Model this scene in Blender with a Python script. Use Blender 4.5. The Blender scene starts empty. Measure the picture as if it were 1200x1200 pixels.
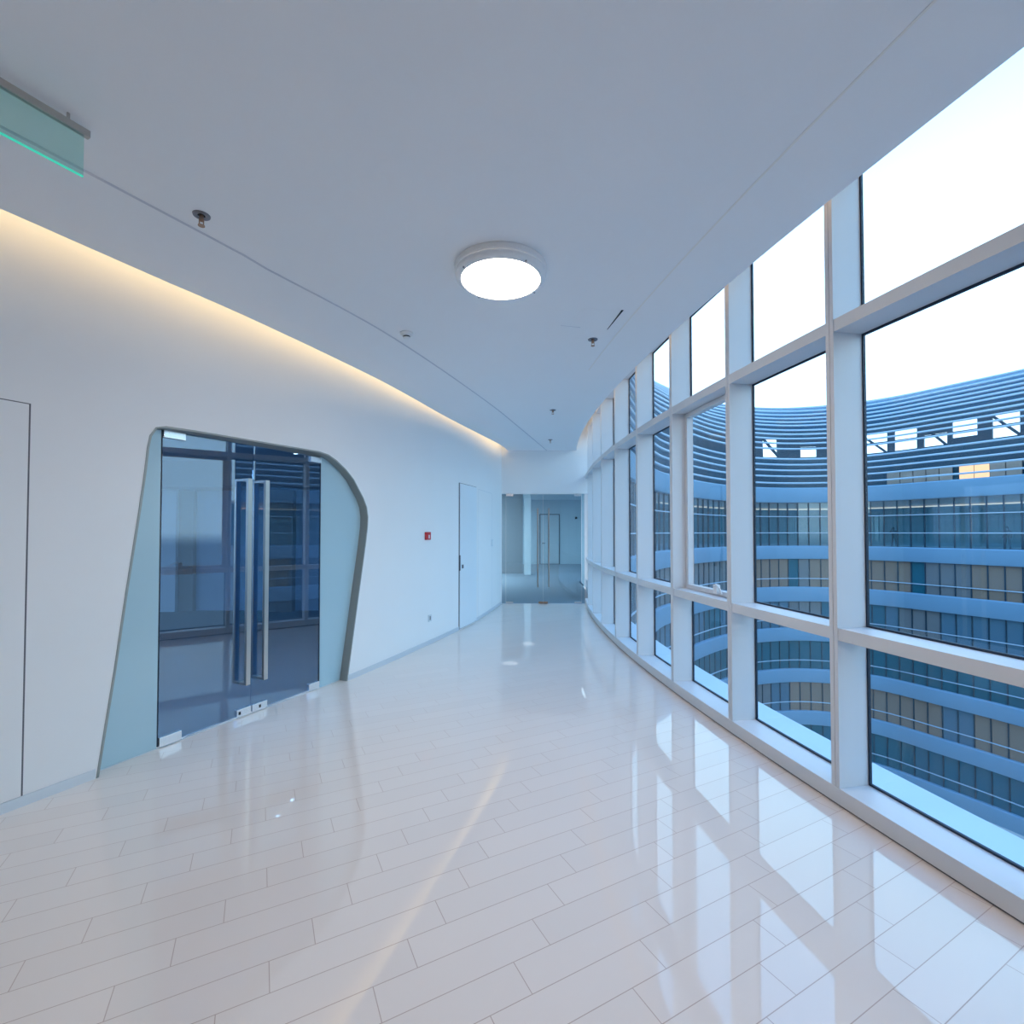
import bpy, bmesh, math, random
from mathutils import Vector
random.seed(7)
S = bpy.context.scene
COL = S.collection
EYE = 1.6

# ------------------------------------------------------------------ materials
def new_mat(name):
    m = bpy.data.materials.new(name); m.use_nodes = True
    nt = m.node_tree; nt.nodes.clear()
    out = nt.nodes.new('ShaderNodeOutputMaterial')
    return m, nt, out

def pbr(name, col, rough=0.5, metal=0.0, noise=0.0, nscale=6.0, spec=0.5, bump=0.0, coat=0.0):
    m, nt, out = new_mat(name)
    b = nt.nodes.new('ShaderNodeBsdfPrincipled')
    b.inputs['Base Color'].default_value = (*col, 1)
    b.inputs['Roughness'].default_value = rough
    b.inputs['Metallic'].default_value = metal
    b.inputs['Specular IOR Level'].default_value = spec
    b.inputs['Coat Weight'].default_value = coat
    nt.links.new(b.outputs[0], out.inputs[0])
    if noise or bump:
        geo = nt.nodes.new('ShaderNodeNewGeometry')
        n = nt.nodes.new('ShaderNodeTexNoise'); n.inputs['Scale'].default_value = nscale
        n.inputs['Detail'].default_value = 4
        nt.links.new(geo.outputs['Position'], n.inputs['Vector'])
        if noise:
            mr = nt.nodes.new('ShaderNodeMapRange')
            mr.inputs['To Min'].default_value = 1 - noise; mr.inputs['To Max'].default_value = 1 + noise
            nt.links.new(n.outputs['Fac'], mr.inputs['Value'])
            mx = nt.nodes.new('ShaderNodeVectorMath'); mx.operation = 'SCALE'
            mx.inputs[0].default_value = col
            nt.links.new(mr.outputs[0], mx.inputs['Scale'])
            nt.links.new(mx.outputs[0], b.inputs['Base Color'])
        if bump:
            bp = nt.nodes.new('ShaderNodeBump'); bp.inputs['Strength'].default_value = bump
            bp.inputs['Distance'].default_value = 0.01
            nt.links.new(n.outputs['Fac'], bp.inputs['Height'])
            nt.links.new(bp.outputs[0], b.inputs['Normal'])
    return m

def emit(name, col, strength):
    m, nt, out = new_mat(name)
    e = nt.nodes.new('ShaderNodeEmission')
    e.inputs[0].default_value = (*col, 1); e.inputs[1].default_value = strength
    nt.links.new(e.outputs[0], out.inputs[0])
    return m

def glass(name, tint, base=0.04, body=None, body_fac=0.0):
    """architectural glass: tinted see-through plus Fresnel reflection (same on both sides), optional film body colour"""
    m, nt, out = new_mat(name)
    lw = nt.nodes.new('ShaderNodeLayerWeight'); lw.inputs[0].default_value = 0.5
    pw = nt.nodes.new('ShaderNodeMath'); pw.operation = 'POWER'; pw.inputs[1].default_value = 5
    nt.links.new(lw.outputs['Facing'], pw.inputs[0])
    ma = nt.nodes.new('ShaderNodeMath'); ma.operation = 'MULTIPLY_ADD'
    ma.inputs[1].default_value = 1 - base; ma.inputs[2].default_value = base
    nt.links.new(pw.outputs[0], ma.inputs[0])
    tr = nt.nodes.new('ShaderNodeBsdfTransparent'); tr.inputs[0].default_value = (*tint, 1)
    gl = nt.nodes.new('ShaderNodeBsdfGlossy'); gl.inputs['Roughness'].default_value = 0.0
    gl.inputs[0].default_value = (1, 1, 1, 1)
    see = tr.outputs[0]
    if body:
        df = nt.nodes.new('ShaderNodeBsdfDiffuse'); df.inputs[0].default_value = (*body, 1)
        m0 = nt.nodes.new('ShaderNodeMixShader'); m0.inputs[0].default_value = body_fac
        nt.links.new(tr.outputs[0], m0.inputs[1]); nt.links.new(df.outputs[0], m0.inputs[2])
        see = m0.outputs[0]
    mx = nt.nodes.new('ShaderNodeMixShader')
    nt.links.new(ma.outputs[0], mx.inputs[0])
    nt.links.new(see, mx.inputs[1]); nt.links.new(gl.outputs[0], mx.inputs[2])
    nt.links.new(mx.outputs[0], out.inputs[0])
    return m

def floor_mat():
    """quarter-offset plank tiles 645 x 141 mm, polished, with thin grout"""
    m, nt, out = new_mat('polished_plank_tile')
    N = nt.nodes; L = nt.links
    t = math.radians(62.5)
    geo = N.new('ShaderNodeNewGeometry')
    def dot(v):
        d = N.new('ShaderNodeVectorMath'); d.operation = 'DOT_PRODUCT'
        d.inputs[1].default_value = v; L.new(geo.outputs['Position'], d.inputs[0]); return d.outputs['Value']
    def M(op, a, b=None, c=None):
        n = N.new('ShaderNodeMath'); n.operation = op
        for i, v in enumerate((a, b, c)):
            if v is None: continue
            if isinstance(v, (int, float)): n.inputs[i].default_value = v
            else: L.new(v, n.inputs[i])
        return n.outputs[0]
    u = dot((math.sin(t), math.cos(t), 0)); n_ = dot((-math.cos(t), math.sin(t), 0))
    W, LEN = 0.1415, 0.645
    nr = M('DIVIDE', M('SUBTRACT', n_, 1.908), W)
    row = M('FLOOR', nr); fr = M('SUBTRACT', nr, row)
    ur = M('DIVIDE', M('SUBTRACT', M('SUBTRACT', u, 0.045), M('MULTIPLY', row, 0.161)), LEN)
    cu = M('FLOOR', ur); fu = M('SUBTRACT', ur, cu)
    g1 = 0.0016 / W; g2 = 0.0016 / LEN
    e1 = M('LESS_THAN', M('MINIMUM', fr, M('SUBTRACT', 1.0, fr)), g1)
    e2 = M('LESS_THAN', M('MINIMUM', fu, M('SUBTRACT', 1.0, fu)), g2)
    gr = M('MAXIMUM', e1, e2)
    cmb = N.new('ShaderNodeCombineXYZ'); L.new(row, cmb.inputs[0]); L.new(cu, cmb.inputs[1])
    wn = N.new('ShaderNodeTexWhiteNoise'); wn.noise_dimensions = '3D'; L.new(cmb.outputs[0], wn.inputs['Vector'])
    var = M('MULTIPLY_ADD', wn.outputs['Value'], 0.03, 0.985)
    sc = N.new('ShaderNodeVectorMath'); sc.operation = 'SCALE'; sc.inputs[0].default_value = (0.86, 0.765, 0.705)
    L.new(var, sc.inputs['Scale'])
    mix = N.new('ShaderNodeMix'); mix.data_type = 'RGBA'
    L.new(gr, mix.inputs[0]); L.new(sc.outputs[0], mix.inputs[6]); mix.inputs[7].default_value = (0.50, 0.37, 0.31, 1)
    b = N.new('ShaderNodeBsdfPrincipled')
    L.new(mix.outputs[2], b.inputs['Base Color'])
    rr = M('MULTIPLY_ADD', gr, 0.4, 0.015); L.new(rr, b.inputs['Roughness'])
    b.inputs['IOR'].default_value = 1.75
    nz = N.new('ShaderNodeTexNoise'); nz.inputs['Scale'].default_value = 3.0; L.new(geo.outputs['Position'], nz.inputs['Vector'])
    tilt = N.new('ShaderNodeBump'); tilt.inputs['Strength'].default_value = 0.02; tilt.inputs['Distance'].default_value = 0.02
    L.new(nz.outputs['Fac'], tilt.inputs['Height']); L.new(tilt.outputs[0], b.inputs['Normal'])
    L.new(b.outputs[0], out.inputs[0])
    return m

M_wall = pbr('white_wall_paint', (0.83, 0.83, 0.84), 0.55, noise=0.015, nscale=2.0)
M_ceil = pbr('matt_white_ceiling_paint', (0.88, 0.88, 0.885), 0.9, noise=0.01, nscale=1.5)
M_floor = floor_mat()
M_alu = pbr('white_coated_aluminium', (0.68, 0.69, 0.71), 0.38, noise=0.01, nscale=9)
M_line = pbr('pale_joint_filler', (0.86, 0.83, 0.78), 0.8)
M_groove = pbr('grey_shadow_joint', (0.60, 0.61, 0.66), 0.8)
M_dark = pbr('dark_rubber_gasket', (0.008, 0.02, 0.045), 0.5)
M_seam = pbr('dark_joint_seal', (0.12, 0.12, 0.14), 0.7)
M_pane = glass('clear_blue_window_glass', (0.685, 0.865, 0.975), 0.035)
M_door = glass('smoked_blue_door_glass', (0.46, 0.63, 0.80), 0.10)
M_fdoor = glass('teal_partition_glass', (0.66, 0.81, 0.88), 0.04)
M_mint = pbr('mint_back_painted_glass', (0.41, 0.585, 0.67), 0.12, spec=0.5)
M_steel = pbr('brushed_stainless_steel', (0.50, 0.47, 0.44), 0.32, 1.0)
M_patch = pbr('satin_chrome', (0.75, 0.75, 0.77), 0.25, 0.85)
M_frame = pbr('olive_grey_metal_reveal', (0.30, 0.325, 0.315), 0.45, 0.2)
M_base = pbr('silver_skirting', (0.66, 0.70, 0.75), 0.3, 0.3)
M_doorleaf = pbr('pale_blue_white_lacquer', (0.76, 0.81, 0.86), 0.3)
M_red = pbr('red_plastic', (0.55, 0.03, 0.04), 0.35)
M_white = pbr('white_plastic', (0.82, 0.82, 0.82), 0.35)
M_lampbody = pbr('white_lamp_enamel', (0.84, 0.84, 0.84), 0.3)
M_lamp = emit('lit_opal_diffuser', (1.0, 0.86, 0.75), 30.0)
M_led = emit('warm_led_strip', (1.0, 0.75, 0.42), 3.8)
M_led2 = emit('warm_led_strip_dim', (1.0, 0.66, 0.42), 1.6)
M_brass = pbr('sprinkler_brass', (0.42, 0.27, 0.19), 0.35, 0.9)
M_esc = pbr('dull_chrome_escutcheon', (0.22, 0.22, 0.25), 0.35, 0.8)
M_black = pbr('black_opening', (0.01, 0.01, 0.012), 0.8)
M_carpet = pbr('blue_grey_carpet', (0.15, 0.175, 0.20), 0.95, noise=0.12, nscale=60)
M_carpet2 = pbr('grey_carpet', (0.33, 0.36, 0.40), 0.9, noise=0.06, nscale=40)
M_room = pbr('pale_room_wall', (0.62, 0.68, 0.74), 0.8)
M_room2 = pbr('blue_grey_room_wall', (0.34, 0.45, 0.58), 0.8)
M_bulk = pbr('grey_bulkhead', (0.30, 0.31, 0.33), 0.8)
M_brown = pbr('brown_grey_column', (0.20, 0.19, 0.19), 0.7)
M_acryl = glass('green_edge_acrylic', (0.80, 0.94, 0.92), 0.04, (0.15, 0.75, 0.62), 0.06)
M_acredge = emit('green_lit_acrylic_edge', (0.08, 0.75, 0.55), 0.75)
# opposite building
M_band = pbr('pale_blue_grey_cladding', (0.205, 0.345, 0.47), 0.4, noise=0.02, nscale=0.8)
M_louver = pbr('blue_grey_aluminium_louver', (0.48, 0.58, 0.68), 0.4)
M_ledge = pbr('white_metal_ledge', (0.66, 0.66, 0.68), 0.4)
M_navy = pbr('dark_facade_mullion', (0.008, 0.03, 0.05), 0.4)
M_back = pbr('dark_blue_roof_glazing', (0.015, 0.075, 0.125), 0.25)
M_steelwork = pbr('dark_roof_steelwork', (0.03, 0.07, 0.11), 0.5)
M_ip = [pbr('facade_glass_teal', (0.010, 0.11, 0.15), 0.10), pbr('facade_glass_blue', (0.02, 0.125, 0.18), 0.10),
        pbr('facade_glass_grey_blind', (0.18, 0.175, 0.175), 0.12), pbr('facade_glass_brown_blind', (0.27, 0.185, 0.135), 0.12),
        pbr('facade_glass_steel_blue', (0.08, 0.16, 0.22), 0.10)]
M_s0 = glass('facade_glass_clear_teal', (0.72, 0.88, 0.92), 0.06, (0.06, 0.20, 0.27), 0.14)
M_tan = pbr('tan_soffit_panel', (0.90, 0.66, 0.54), 0.7)
M_int = pbr('dim_interior_wall', (0.20, 0.40, 0.48), 0.8)
M_warmrefl = emit('warm_reflection_glow', (1.0, 0.40, 0.20), 2.8)  # emissive colour imitating a warm reflection, no lit room behind it
M_tanrefl = pbr('tan_reflection_tone', (0.50, 0.40, 0.33), 0.5)  # tan part of the same painted reflection
M_softlit = emit('lit_ceiling_line', (1.0, 0.46, 0.29), 2.8)
M_pave = pbr('grey_paving', (0.25, 0.27, 0.28), 0.8, noise=0.1, nscale=2)
M_cloth = pbr('dark_clothing', (0.03, 0.045, 0.06), 0.8)
M_skin = pbr('skin', (0.45, 0.30, 0.23), 0.6)
M_down = emit('downlight_lens', (1.0, 0.95, 0.9), 12.0)

# ------------------------------------------------------------------ object helpers
def tag(o, label=None, cat=None, group=None, kind=None):
    if label: o['label'] = label
    if cat: o['category'] = cat
    if group: o['group'] = group
    if kind: o['kind'] = kind
    return o

def empty(name, loc=(0, 0, 0), **k):
    o = bpy.data.objects.new(name, None); COL.objects.link(o); o.location = loc
    o.empty_display_size = 0.1
    return tag(o, **k)

class MB:
    def __init__(self): self.v = []; self.f = []
    def add(self, vs, fs):
        b = len(self.v); self.v += [tuple(p) for p in vs]; self.f += [tuple(i + b for i in f) for f in fs]; return self
    def hexa(self, p):           # 8 corners: 0-3 bottom loop, 4-7 top loop
        return self.add(p, [(3, 2, 1, 0), (4, 5, 6, 7), (0, 1, 5, 4), (1, 2, 6, 5), (2, 3, 7, 6), (3, 0, 4, 7)])
    def box(self, x0, x1, y0, y1, z0, z1):
        return self.hexa([(x0, y0, z0), (x1, y0, z0), (x1, y1, z0), (x0, y1, z0), (x0, y0, z1), (x1, y0, z1), (x1, y1, z1), (x0, y1, z1)])
    def sweep(self, rings, closed=True, caps=True):
        n = len(rings[0]); b = []
        vs = [p for r in rings for p in r]; fs = []
        for i in range(len(rings) - 1):
            for j in range(n if closed else n - 1):
                k = (j + 1) % n
                fs.append((i * n + j, i * n + k, (i + 1) * n + k, (i + 1) * n + j))
        if caps and closed:
            fs.append(tuple(range(n - 1, -1, -1))); fs.append(tuple((len(rings) - 1) * n + j for j in range(n)))
        return self.add(vs, fs)
    def lathe(self, c, prof, seg=32, axis=(0, 0, 1)):
        """prof: (radius, height) along axis from point c"""
        ax = Vector(axis).normalized()
        a = ax.orthogonal().normalized(); bb = ax.cross(a); c = Vector(c)
        rings = []
        for i in range(seg):
            t = 2 * math.pi * i / seg; d = a * math.cos(t) + bb * math.sin(t)
            rings.append([c + d * r + ax * h for r, h in prof])
        n = len(prof); vs = [p for r in rings for p in r]; fs = []
        for i in range(seg):
            k = (i + 1) % seg
            for j in range(n - 1):
                fs.append((i * n + j, k * n + j, k * n + j + 1, i * n + j + 1))
        return self.add(vs, fs)
    def build(self, name, mat, parent=None, smooth=False, mats=None, bevel=0.0, **k):
        me = bpy.data.meshes.new(name); me.from_pydata(self.v, [], self.f); me.update()
        bm = bmesh.new(); bm.from_mesh(me)
        bmesh.ops.remove_doubles(bm, verts=bm.verts, dist=1e-6)
        bmesh.ops.recalc_face_normals(bm, faces=bm.faces)
        bm.to_mesh(me); bm.free()
        me.materials.append(mat)
        o = bpy.data.objects.new(name, me); COL.objects.link(o)
        if parent:
            o.parent = parent
            o.matrix_parent_inverse = parent_inv(parent)
        if smooth:
            for p in me.polygons: p.use_smooth = True
            try: me.set_sharp_from_angle(angle=math.radians(35))
            except Exception: pass
        if bevel:
            md = o.modifiers.new('bevel', 'BEVEL'); md.width = bevel; md.segments = 2; md.limit_method = 'ANGLE'
        return tag(o, **k)

def world_loc(o):
    v = Vector(o.location)
    while o.parent: o = o.parent; v = v + Vector(o.location)
    return v
from mathutils import Matrix
def parent_inv(p):
    # all empties carry translation only; mesh parents sit at the origin
    return Matrix.Translation(-world_loc(p)) if p.type == 'EMPTY' else Matrix.Identity(4)

def recenter(o):
    return o

def polyval(c, x):
    r = 0.0
    for k in c: r = r * x + k
    return r

def smooth_curve(pts, step=0.25):
    """Catmull-Rom through points, resampled finely"""
    P = [Vector(p) for p in pts]; P = [P[0] * 2 - P[1]] + P + [P[-1] * 2 - P[-2]]
    out = []
    for i in range(1, len(P) - 2):
        p0, p1, p2, p3 = P[i - 1:i + 3]; n = max(2, int((p2 - p1).length / step))
        for k in range(n):
            t = k / n
            out.append(0.5 * ((2 * p1) + (p2 - p0) * t + (2 * p0 - 5 * p1 + 4 * p2 - p3) * t * t + (3 * p1 - p0 - 3 * p2 + p3) * t ** 3))
    out.append(P[-2]); return out

# ------------------------------------------------------------------ plan curves
# inner (left) wall: x as a function of y
WP = [(-4.9, -1.6), (-3.82, 0.75), (-2.897, 2.772), (-2.70, 3.191), (-2.25, 4.195), (-1.785, 5.205), (-1.405, 6.25), (-0.870, 7.892), (-0.62, 8.803), (-0.228, 10.813)]
WPC = [-0.0, 0, 0, 0, 0]
_pts = smooth_curve([(-6.2, -4.6)] + WP, 0.05)
_wy = [p[1] for p in _pts]; _wx = [p[0] for p in _pts]
import bisect
def wall_x(y):
    i = min(max(bisect.bisect_left(_wy, y), 1), len(_wy) - 1)
    t = (y - _wy[i - 1]) / (_wy[i] - _wy[i - 1]); return _wx[i - 1] + t * (_wx[i] - _wx[i - 1])
def wall_pt(y, off, z):
    """off > 0 : into the wall (away from the corridor)"""
    d = (wall_x(y + 0.1) - wall_x(y - 0.1)) / 0.2; n = math.hypot(1, d)
    return (wall_x(y) - off / n, y + off * d / n, z)

# curtain wall (right): circle seen from outside, bulging into the corridor
CX, CY, RW = 28.229, 7.721, 26.763
def win_pt(s, off, z):
    """s: arc length (0 near the middle, growing away from the camera); off > 0 : outwards"""
    a = s / RW; r = RW - off
    return (CX - r * math.cos(a), CY + r * math.sin(a), z)
def win_s_of_y(y): return RW * math.asin((y - CY) / RW)
S0, DS = -4.893, 1.02          # near edge of the first fully visible mullion, bay module
MW = 0.057                     # mullion width
KMIN, KMAX = -2, 8            # bays

Y_BACK, Y_FAR = -4.5, 10.81
ZC = 3.43

# ------------------------------------------------------------------ floor
def strip_mesh(ys, fl, fr, zl, zr):
    m = MB(); vs = []; fs = []
    for y in ys: vs += [(*fl(y)[:2], zl(y)), (*fr(y)[:2], zr(y))]
    for i in range(len(ys) - 1): fs.append((2 * i, 2 * i + 1, 2 * i + 3, 2 * i + 2))
    return m.add(vs, fs)
def frange(a, b, n): return [a + (b - a) * i / n for i in range(n + 1)]

fm = MB()
ys = frange(Y_BACK - 0.2, Y_FAR, 60)
top = []; bot = []
for y in ys:
    sx = win_pt(win_s_of_y(y), 0.25, 0)
    top.append([(wall_x(y) - 0.5, y, 0), (sx[0], y, 0), (sx[0], y, -0.25), (wall_x(y) - 0.5, y, -0.25)])
fm.sweep(top)
fm.build('floor', M_floor, label='glossy off-white plank tile floor of the curved corridor', cat='floor', kind='structure')

# ------------------------------------------------------------------ left wall with the door opening
# door opening outline on the wall: (y along wall, z), clockwise from the left foot
OUT = [(3.190, 0.0), (3.268, 0.647), (3.328, 1.199), (3.392, 1.741), (3.422, 2.026), (3.436, 2.199), (3.450, 2.287), (3.484, 2.350), (3.542, 2.368),
       (3.733, 2.377), (4.204, 2.389), (4.624, 2.398), (4.846, 2.402), (4.960, 2.388), (5.064, 2.345), (5.190, 2.268), (5.306, 2.172), (5.458, 1.981), (5.515, 1.880),
       (5.536, 1.771), (5.530, 1.660), (5.504, 1.490), (5.389, 0.885), (5.228, 0.0)]
iR = max(range(len(OUT)), key=lambda i: OUT[i][0])
UP = OUT[:iR + 1]; LOW = OUT[iR:][::-1]      # both with y increasing
def interp(tab, y):
    for (a, za), (b, zb) in zip(tab, tab[1:]):
        if a <= y <= b: return za + (zb - za) * ((y - a) / (b - a) if b > a else 0)
    return None
WT = 4.10
def wall_sheet(mb, off):
    ysl = sorted(set(frange(Y_BACK, 3.19, 40) + frange(3.19, 5.536, 40) + [p[0] for p in OUT] + frange(5.536, Y_FAR, 40)))
    for a, b in zip(ysl, ysl[1:]):
        def q(z0a, z0b, z1a, z1b):
            mb.add([wall_pt(a, off, z0a), wall_pt(b, off, z0b), wall_pt(b, off, z1b), wall_pt(a, off, z1a)], [(0, 1, 2, 3)])
        if b <= OUT[0][0] + 1e-9 or a >= OUT[iR][0] - 1e-9: q(0, 0, WT, WT)
        else:
            ua, ub = interp(UP, a), interp(UP, b)
            q(ua, ub, WT, WT)
            if a >= LOW[0][0] - 1e-9:
                la, lb = interp(LOW, a), interp(LOW, b)
                q(0, 0, la, lb)
wm = MB(); wall_sheet(wm, 0.0); wall_sheet(wm, 0.2)
wm.build('wall_left', M_wall, smooth=True, label='white curved inner wall with an irregular door opening', cat='wall', kind='structure')

# skirting
for nm, ya, yb in (('baseboard_left', Y_BACK, 3.175), ('baseboard_left', 5.243, 7.90), ('baseboard_left', 8.70, Y_FAR)):
    m = MB(); m.sweep([[wall_pt(y, -0.006, 0), wall_pt(y, -0.006, 0.06), wall_pt(y, 0.004, 0.063), wall_pt(y, 0.004, 0)] for y in frange(ya, yb, 30)])
    m.build(nm, M_base, label={Y_BACK: 'low silver skirting left of the smoked glass doors', 5.243: 'low silver skirting between the glass doors and the flush door', 8.70: 'low silver skirting beyond the flush door'}[ya], cat='skirting', kind='structure')

# ------------------------------------------------------------------ ceiling: main field, sloped left strip, cove
GR = smooth_curve([(-5.9, -4.6), (-2.161, 2.412), (-1.74, 3.252), (-1.121, 4.504), (-0.358, 6.724), (0.151, 8.505), (0.785, 10.83)], 0.1)
ED = smooth_curve([(-6.05, -4.6, 3.33), (-2.72, 2.59, 3.33), (-2.492, 3.104, 3.33), (-2.098, 3.93, 3.33), (-1.479, 5.555, 3.33), (-1.014, 7.153, 3.33), (-0.599, 8.46, 3.335), (-0.25, 9.75, 3.37), (-0.09, 10.83, 3.43)], 0.1)
def on(tab, y, k):
    for p, q in zip(tab, tab[1:]):
        if p[1] <= y <= q[1] or q is tab[-1]:
            t = (y - p[1]) / (q[1] - p[1]); return p[k] + (q[k] - p[k]) * t
CE_OFF = -0.205
ysc = frange(Y_BACK, Y_FAR, 90)
rings = []
for y in ysc:
    ex, ez = on(ED, y, 0), on(ED, y, 2); gx = on(GR, y, 0)
    rx = win_pt(win_s_of_y(y), CE_OFF, 0)[0]
    rings.append([(ex, y, ez), (gx - 0.006, y, ZC - 0.004), (gx, y, ZC + 0.008), (gx + 0.008, y, ZC), (rx, y, ZC), (rx, y, ZC + 0.05), (rx - 0.06, y, ZC + 0.10), (ex + 0.10, y, ZC + 0.07), (ex, y, ez + 0.012)])
cm = MB(); cm.sweep(rings)
cm.build('ceiling', M_ceil, label='flat white suspended ceiling between two light coves', cat='ceiling', kind='structure')
# cove roof above both gaps
m = MB(); rr = []
for y in ysc:
    rx = win_pt(win_s_of_y(y), 0.3, 0)[0]
    rr.append([(wall_x(y) - 0.3, y, WT), (rx, y, WT), (rx, y, WT + 0.1), (wall_x(y) - 0.3, y, WT + 0.1)])
m.sweep(rr); m.build('ceiling', M_ceil, label='white upper ceiling slab hidden above the coves', cat='ceiling', kind='structure')
# joints in the ceiling
m = MB(); m.sweep([[(on(GR, y, 0) - 0.008, y, ZC - 0.0055), (on(GR, y, 0) + 0.008, y, ZC - 0.002), (on(GR, y, 0) + 0.008, y, ZC + 0.003), (on(GR, y, 0) - 0.008, y, ZC + 0.003)] for y in frange(Y_BACK, Y_FAR, 90)])
m.build('trim_1', M_groove, label='thin grey joint line curving along the left of the ceiling', cat='trim', kind='structure')
m = MB(); m.sweep([[win_pt(s, -0.700, ZC - 0.002), win_pt(s, -0.688, ZC - 0.002), win_pt(s, -0.688, ZC + 0.003), win_pt(s, -0.700, ZC + 0.003)] for s in frange(win_s_of_y(Y_BACK), win_s_of_y(5.5), 60)])
m.build('trim_2', M_line, label='pale joint line in the ceiling beside the windows', cat='trim', kind='structure')

# LED coves
m = MB(); m.sweep([[(on(ED, y, 0) + 0.12, y, ZC + 0.08), (on(ED, y, 0) + 0.14, y, ZC + 0.08), (on(ED, y, 0) + 0.14, y, ZC + 0.24), (on(ED, y, 0) + 0.12, y, ZC + 0.24)] for y in frange(Y_BACK + 0.1, Y_FAR - 0.25, 80)])
m.build('cove_light', M_led, label='long warm light strip in the cove above the left wall', cat='light')
m = MB(); m.sweep([[win_pt(s, CE_OFF - 0.06, ZC + 0.17), win_pt(s, CE_OFF - 0.03, ZC + 0.17), win_pt(s, CE_OFF - 0.03, ZC + 0.24), win_pt(s, CE_OFF - 0.06, ZC + 0.24)] for s in frange(win_s_of_y(Y_BACK + 0.2), win_s_of_y(Y_FAR - 0.3), 60)])
m.build('cove_light', M_led2, label='long warm light strip in the cove above the windows', cat='light')

# ------------------------------------------------------------------ curtain wall bays
ZS, ZL0, ZL1, ZU0, ZU1, ZH = 0.105, 0.963, 1.035, 2.793, 2.866, 3.80
DG = 0.20
def wbox(m, s0, s1, o0, o1, z0, z1):
    n = max(1, int((s1 - s0) / 0.3))
    m.sweep([[win_pt(s, o0, z0), win_pt(s, o1, z0), win_pt(s, o1, z1), win_pt(s, o0, z1)] for s in frange(s0, s1, n)])
nwin = 0
for k in range(KMIN, KMAX):
    s0 = S0 + DS * k; s1 = s0 + DS; a = s0 + MW; b = s1
    nwin += 1
    if k == 0: lab = 'window bay right beside the nearest mullion seen whole'
    w = empty('window_%d' % nwin, win_pt(s0 + MW / 2, 0, 0), label='curved white curtain wall bay, number %d from the near end' % nwin, cat='window', group='curtain wall bays', kind='structure')
    # mullion at the near side of the bay: two halves with a joint
    m = MB()
    wbox(m, s0, s0 + 0.0265, 0, DG, ZS, WT); wbox(m, s0 + 0.0305, s0 + MW, 0, DG, ZS, WT); wbox(m, s0 + 0.02, s0 + 0.037, 0.012, DG - 0.01, ZS, WT)
    m.build('mullion', M_alu, w)
    m = MB(); wbox(m, s0 + 0.0266, s0 + 0.0304, 0.004, 0.0125, ZS + 0.002, WT - 0.01); m.build('mullion_joint', M_seam, w)
    m = MB(); wbox(m, s0, s1, -0.006, DG, 0.012, ZS); m.build('sill', M_alu, w)
    m = MB(); wbox(m, s0, s1, 0.004, DG - 0.02, 0.0, 0.0125); m.build('sill_shadow_gap', M_seam, w)
    for z0, z1, o in ((ZL0, ZL1, 0.004), (ZU0, ZU1, 0.004), (ZH, WT, 0.06)):
        m = MB(); wbox(m, a, b, o, DG, z0, z1); m.build('transom' if o < 0.05 else 'head_frame', M_alu, w)
    for z0, z1 in ((ZS, ZL0), (ZL1, ZU0), (ZU1, ZH)):
        op = (k == 1 and z0 == ZL1)
        g = 0.012
        m = MB()
        wbox(m, a, a + g, DG - 0.002, DG + 0.014, z0, z1); wbox(m, b - g * 0.8, b, DG - 0.002, DG + 0.014, z0, z1)
        wbox(m, a + g, b - g * 0.8, DG - 0.002, DG + 0.014, z0, z0 + g); wbox(m, a + g, b - g * 0.8, DG - 0.002, DG + 0.014, z1 - g, z1)
        m.build('gasket', M_dark, w)
        m = MB(); wbox(m, a + g, b - g * 0.8, DG + 0.002, DG + 0.010, z0 + g, z1 - g); m.build('pane', M_pane, w)
        if op:      # opening sash with its crank
            f = 0.05; m = MB()
            for (c0, c1, d0, d1) in ((a, a + f, z0, z1), (b - f, b, z0, z1), (a + f, b - f, z0, z0 + f), (a + f, b - f, z1 - f, z1)):
                wbox(m, c0, c1, 0.135, DG - 0.004, d0 + 0.004, d1 - 0.004)
            sash = m.build('opening_sash', M_alu, w, bevel=0.003)
            hs = a + 0.36
            m = MB(); wbox(m, hs - 0.03, hs + 0.03, 0.105, 0.138, z0 + 0.02, z0 + 0.10)
            c0 = [win_pt(hs, 0.10, z0 + 0.085), win_pt(hs - 0.05, 0.09, z0 + 0.105), win_pt(hs - 0.11, 0.085, z0 + 0.075), win_pt(hs - 0.13, 0.09, z0 + 0.03)]
            for p, q in zip(c0, c0[1:]):
                p, q = Vector(p), Vector(q); d = (q - p); m.lathe(p, [(0, 0), (0.009, 0), (0.009, d.length), (0, d.length)], 10, d)
            m.build('crank_handle', M_white, sash, smooth=True)

# unseen solid wall added where glazing ends, cutting daylight on the near left wall
m = MB(); m.sweep([[win_pt(s, 0, 0), win_pt(s, 0.3, 0), win_pt(s, 0.3, WT), win_pt(s, 0, WT)] for s in frange(win_s_of_y(Y_BACK), S0 + DS * KMIN - 0.002, 16)])
m.build('wall_right_blocker', M_wall, smooth=True, label='unseen solid white wall added behind the viewer to hold back daylight', cat='wall', kind='structure')

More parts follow.
